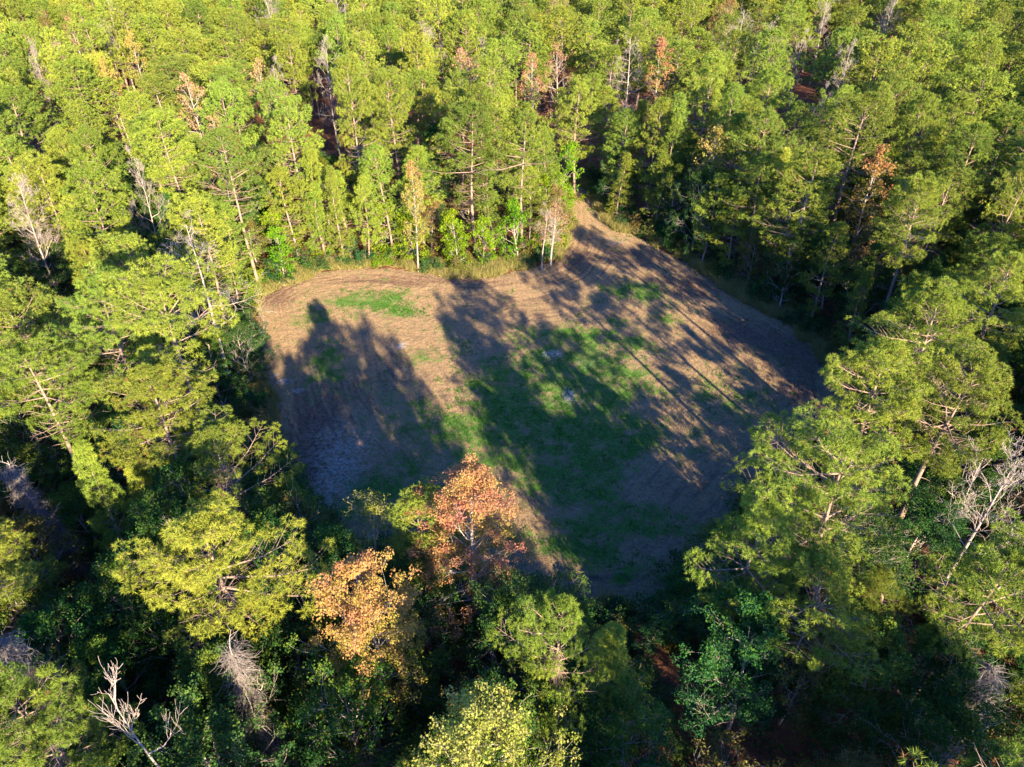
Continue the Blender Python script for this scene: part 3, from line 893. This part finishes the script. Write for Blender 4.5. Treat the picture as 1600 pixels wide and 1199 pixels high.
odd = 0
for X, Y in keep:
    dist = math.hypot(X, Y)
    h_ = hgt(X, Y)
    k = rr.choice(NEAR if dist < 62 else MID if dist < 135 else FAR)
    s_ = rr.choice((rr.uniform(.72, 1.0), rr.uniform(.95, 1.3)))
    q_ = rr.random()
    edge_ = -polydist([(X, Y)])[0]
    if 65 < Y and edge_ > 7 and q_ < (.16 if X < 10 else .09):
        # bare and turning trees mixed into the pines
        kk, hp, cat_, look_, grp = rr.choice([(rr.choice(DT), 19, 'dead tree', 'bare grey', 'bare trees among the pines'), (rr.choice(DT), 19, 'dead tree', 'bare grey', 'bare trees among the pines'),
            ('far_tan', 18, 'broadleaf tree', 'thin tan', 'turning broadleaf trees among the pines'), (UO[0], 11, 'broadleaf tree', 'tall olive', 'turning broadleaf trees among the pines')])
        h_ -= .6
        place(kk, X, Y, rr.uniform(0, 6.28), rr.uniform(.8, 1.1), None, cat_, grp, h_, h_ / hp / .95, (rr.gauss(0, .04), rr.gauss(0, .04)), look_)
        continue
    if Y > 74 and edge_ < 9 and X < 30:
        k = rr.choice(TALLE); h_ = rr.uniform(15, 20.5); hp = 20
    else: hp = 21
    place(k, X, Y, rr.uniform(0, 6.28), s_, None, 'pine tree', 'pines of the wood round the clearing', h_, h_ / hp / s_, (rr.gauss(0, .03), rr.gauss(0, .03)), 'pine')

# far and off-frame pines: ONE object of instanced trees
def scatter(name, pts, keys, label, cat, base_h, seed, smin=.85, smax=1.15):
    r = np.random.default_rng(seed)
    n_ = len(pts)
    me = bpy.data.meshes.new(name)
    me.vertices.add(n_)
    me.vertices.foreach_set('co', np.array([(x, y, 0) for x, y in pts], np.float32).ravel())
    sc = np.empty((n_, 3), np.float32); s1 = r.uniform(smin, smax, n_)
    sc[:, 0] = sc[:, 1] = s1
    sc[:, 2] = [(hgt(x, y) / base_h if base_h == 21 else r.uniform(.8, 1.25)) for x, y in pts]
    a1 = me.attributes.new('sc', 'FLOAT_VECTOR', 'POINT'); a1.data.foreach_set('vector', sc.ravel())
    ro = np.zeros((n_, 3), np.float32); ro[:, 2] = r.uniform(0, 6.28, n_); ro[:, :2] = r.normal(size=(n_, 2)) * .03
    a2 = me.attributes.new('ro', 'FLOAT_VECTOR', 'POINT'); a2.data.foreach_set('vector', ro.ravel())
    a3 = me.attributes.new('kd', 'INT', 'POINT'); a3.data.foreach_set('value', r.integers(0, len(keys), n_).astype(np.int32))
    o = link(name, me)
    ng = bpy.data.node_groups.new(name, 'GeometryNodeTree')
    ng.interface.new_socket('Geometry', in_out='INPUT', socket_type='NodeSocketGeometry')
    ng.interface.new_socket('Geometry', in_out='OUTPUT', socket_type='NodeSocketGeometry')
    N_ = ng.nodes; gi = N_.new('NodeGroupInput'); go = N_.new('NodeGroupOutput'); jn = N_.new('GeometryNodeJoinGeometry')
    def named(nm, ty):
        q = N_.new('GeometryNodeInputNamedAttribute'); q.data_type = ty; q.inputs['Name'].default_value = nm; return q
    at1 = named('sc', 'FLOAT_VECTOR'); at2 = named('ro', 'FLOAT_VECTOR'); at3 = named('kd', 'INT')
    for i, k in enumerate(keys):
        cmpn = N_.new('FunctionNodeCompare'); cmpn.data_type = 'INT'; cmpn.operation = 'EQUAL'
        ng.links.new(at3.outputs['Attribute'], cmpn.inputs[2]); cmpn.inputs[3].default_value = i
        jj = N_.new('GeometryNodeJoinGeometry')
        for ch in PROTO[k]['first'].children:
            oi = N_.new('GeometryNodeObjectInfo'); oi.inputs[0].default_value = ch; oi.transform_space = 'ORIGINAL'
            ng.links.new(oi.outputs['Geometry'], jj.inputs[0])
        ip = N_.new('GeometryNodeInstanceOnPoints')
        ng.links.new(gi.outputs[0], ip.inputs['Points']); ng.links.new(cmpn.outputs[0], ip.inputs['Selection'])
        ng.links.new(jj.outputs[0], ip.inputs['Instance']); ng.links.new(at1.outputs['Attribute'], ip.inputs['Scale'])
        ng.links.new(at2.outputs['Attribute'], ip.inputs['Rotation'])
        ng.links.new(ip.outputs[0], jn.inputs[0])
    ng.links.new(jn.outputs[0], go.inputs[0])
    md = o.modifiers.new('scatter', 'NODES'); md.node_group = ng
    tag(o, label, cat, kind='stuff')
    return o


rest.sort(key=lambda p: p[1] - abs(p[0]) * .5)      # the last are the farthest
for k in FAR:
    if PROTO[k]['first'] is None and rest:
        X, Y = rest.pop()
        place(k, X, Y, 1.0, 1.0, None, 'pine tree', 'pines of the wood round the clearing', 21, 1.0, (0, 0), 'pine')
# wood continuing past the frame so a step aside still shows trees; its unseen near pines are there for shade
scatter('distant_pine_wood', rest, FAR, 'pine wood running on beyond the individual trees to the top of the photo', 'pine wood', 21, 77)

# understorey broadleaf trees: dark near wood and the shaded right side
U = []
for _ in range(9000):
    Y = rr.uniform(14, 120); half = 22 + Y * .75
    X = rr.uniform(-half, half)
    if infield(X, Y, 1.3): continue
    pd_ = -polydist([(X, Y)])[0]
    cc_ = X * math.cos(SUN_AZ) + Y * math.sin(SUN_AZ)
    if pd_ < 15 and (Y < 40 or X > 24) and Y < 62 and any(abs(cc_ - q_) < w__ + 1.5 for q_, w__ in GAPS): continue
    dens = 1.0 if (Y < 52 or (pd_ < 9 and Y > 75)) else (.9 if (X > 0 and pd_ < 30) else .25 if pd_ > 6 else .75)
    if rr.random() > dens: continue
    d_ = rr.uniform(3.6, 4.8) if Y < 52 else rr.uniform(2.8, 4) if pd_ < 9 else rr.uniform(4.2, 6)
    if any((x - X) ** 2 + (y - Y) ** 2 < d_ * d_ for x, y, *_ in U): continue
    if not free(X, Y, 0.2) and Y > 40: continue
    U.append((X, Y, pd_))
print('understorey', len(U))
for X, Y, pd_ in U:
    far_edge = Y > 80 and X < 12
    q_ = rr.random()
    if far_edge and pd_ < 9:
        if q_ < .45: k, hp = rr.choice(UL), 9
        elif q_ < .93: k, hp = rr.choice(EDGE), 16
        else: k, hp = rr.choice(UO), 11
    elif X > 5 and Y > 50:
        if q_ < .30: k, hp = rr.choice(EDGE), 16
        elif q_ < .86: k, hp = rr.choice(UG), 12
        else: k, hp = rr.choice(UO), 11
    else:
        if q_ < .10: k, hp = 'pen', 16
        elif q_ < .82: k, hp = rr.choice(UG), 12
        else: k, hp = rr.choice(UO), 11
    nearw = Y < 40
    h_ = {9: rr.uniform(6, 10), 16: rr.uniform(11, 16), 11: rr.uniform(7, 12), 12: rr.uniform(8, 13.5)}[hp]
    if pd_ < 4 and not far_edge: h_ *= .75
    if X > 8 and Y > 55 and pd_ < 10: h_ *= 1.3
    elif nearw: h_ *= 1.15
    s_ = rr.uniform(.85, 1.15) * (.8 if pd_ < 4 else 1)
    if Y < 42:
        cc_ = X * math.cos(SUN_AZ) + Y * math.sin(SUN_AZ)
        if any(abs(cc_ - q_) < w__ + 2.0 for q_, w__ in GAPS[:2]): h_ = min(h_, max(2.4, (38 - Y) * .36))
    if 24 < X and Y < 62 and any(abs(X * math.cos(SUN_AZ) + Y * math.sin(SUN_AZ) - q_) < w__ + 2.0 for q_, w__ in GAPS): h_ = min(h_, 5.5)
    if Y < 50:
        ok_ = True
        while h_ > 2.5:
            bad = False
            for dx_, f_ in ((0, 1), (-2.2 * s_, .8), (2.2 * s_, .8)):
                qx, qy = pix(X + dx_, Y, h_ * f_)
                g_ = ((CAMH) / ((qy - PH / 2) / FPX * CP + SP))
                if polydist([at(qx, qy)])[0] > .8: bad = True
            if not bad: break
            h_ *= .85
        if h_ <= 2.5: continue
        if hides(X, Y, h_, 1.8): h_ *= .7
    pine_ = hp == 16
    place(k, X, Y, rr.uniform(0, 6.28), s_, None, 'pine tree' if pine_ else 'broadleaf tree',
          'young pines under the tall wood' if pine_ else 'low broadleaf trees under the pines', h_, h_ / hp / s_, (rr.gauss(0, .04), rr.gauss(0, .04)),
          {9: 'lime green', 16: 'young', 11: 'olive brown', 12: 'green'}[hp])

# shrubs along the rim
per = []
n_ = len(POLY)
for i in range(n_):
    a_, b_ = POLY[i], POLY[(i + 1) % n_]; L_ = np.linalg.norm(b_ - a_)
    for s_ in np.arange(0, L_, 2.3):
        p = a_ + (b_ - a_) * s_ / L_; nrm = np.array([(b_ - a_)[1], -(b_ - a_)[0]]) / L_
        for off in (1.2, 3.4):
            q = p + nrm * off * rr.uniform(.8, 1.4) * (1 if polydist([p + nrm])[0] < 0 else -1)
            q = q + np.array([rr.gauss(0, .5), rr.gauss(0, .5)])
            if polydist([q])[0] < -.6 and rr.random() < .8: per.append(q)
for q in per:
    k = rr.choice(SH)
    far_edge = q[1] > 80 and q[0] < 10
    if far_edge and rr.random() < .5: k = 'sh3'
    elif not far_edge and k == 'sh3': k = 'sh0'
    s_ = rr.uniform(.6, 1.15)
    place(k, float(q[0]), float(q[1]), rr.uniform(0, 6.28), s_, None, 'shrub', 'shrubs along the rim of the clearing', 2 * s_, None, (0, 0),
          {'sh0': 'green', 'sh1': 'tall green', 'sh2': 'olive', 'sh3': 'lime green'}[k])

# low undergrowth between the trunks of the near wood
r = np.random.default_rng(9)
N = 9000
q = np.stack([r.uniform(-75, 75, N), r.uniform(8, 125, N)], 1)
q = q[(polydist(q) < -1.0) & (np.abs(q[:, 0]) < 22 + q[:, 1] * .72) & (fbm(q[:, 0] * .2, q[:, 1] * .2, 3) > .42)]
mb = MB()
leaves(mb, r, np.stack([q[:, 0], q[:, 1], r.uniform(.2, 1.1, len(q))], 1), 14, .7, .3, .45 + r.normal(size=len(q)) * .2)
o = link('undergrowth', mb.mesh('undergrowth', M['green'])); tag(o, 'low leafy undergrowth covering the floor between the trees', 'undergrowth', kind='stuff')

# ------------------------------------------------------------------ labels for the repeats: nearest landmark, direction, rank
LM = [('the clearing\'s far left corner', 400, 478), ('the mouth of the track', 900, 320), ('the tall rust-red tree', 1034, 100), ('the big bare grey tree', 300, 440),
      ('the bushy pink-grey bare tree', 508, 120), ('the tall red maple', 742, 830), ('the golden-orange tree', 560, 950), ('the largest pine', 1318, 800), ('the yellow-orange tree', 1118, 225),
      ('the pinkish tan crown', 330, 200), ('the upper right bushy bare treetop', 1326, 100), ('the forked pale snag', 185, 1110), ('the vine-smothered snag', 400, 1090),
      ('the left edge bare tree', 28, 340), ('the right edge tangled tree', 1580, 790), ('the photo\'s top left corner', 0, 0), ('the photo\'s top right corner', 1600, 0),
      ('the photo\'s bottom right corner', 1600, 1199), ('the clearing\'s rightmost rim', 1300, 600), ('the clearing\'s near tip', 950, 945), ('the middle far rim', 640, 420),
      ('the lone lit pine', 312, 870), ('the vine-twigged lime pine', 872, 1030), ('the orange and gold tree', 1384, 260), ('the top edge\'s middle', 760, 0)]
DIRS = ['right of', 'upper right of', 'directly above', 'upper left of', 'left of', 'lower left of', 'directly below', 'lower right of']
ORD = ['', '2nd ', '3rd '] + ['%dth ' % i for i in range(4, 60)]
bk = {}
for p in POS:
    if p['label']: continue
    px, py = pix(p['X'], p['Y'], p['h'])
    j = min(range(len(LM)), key=lambda i: (LM[i][1] - px) ** 2 + (LM[i][2] - py) ** 2)
    dx, dy = px - LM[j][1], LM[j][2] - py
    s_ = int(round(math.atan2(dy, dx) / (math.pi / 4))) % 8
    nm = p['cat'] if p['look'] in ('pine', '') else p['look'] + ' ' + p['cat']
    bk.setdefault((nm, j, s_), []).append((math.hypot(dx, dy), p))
for (nm, j, s_), L_ in bk.items():
    L_.sort(key=lambda q: q[0])
    for i, (dd, p) in enumerate(L_):
        p['o']['label'] = '%snearest %s, %s %s' % (ORD[i], nm, DIRS[s_], LM[j][0])
print('things', len(POS))
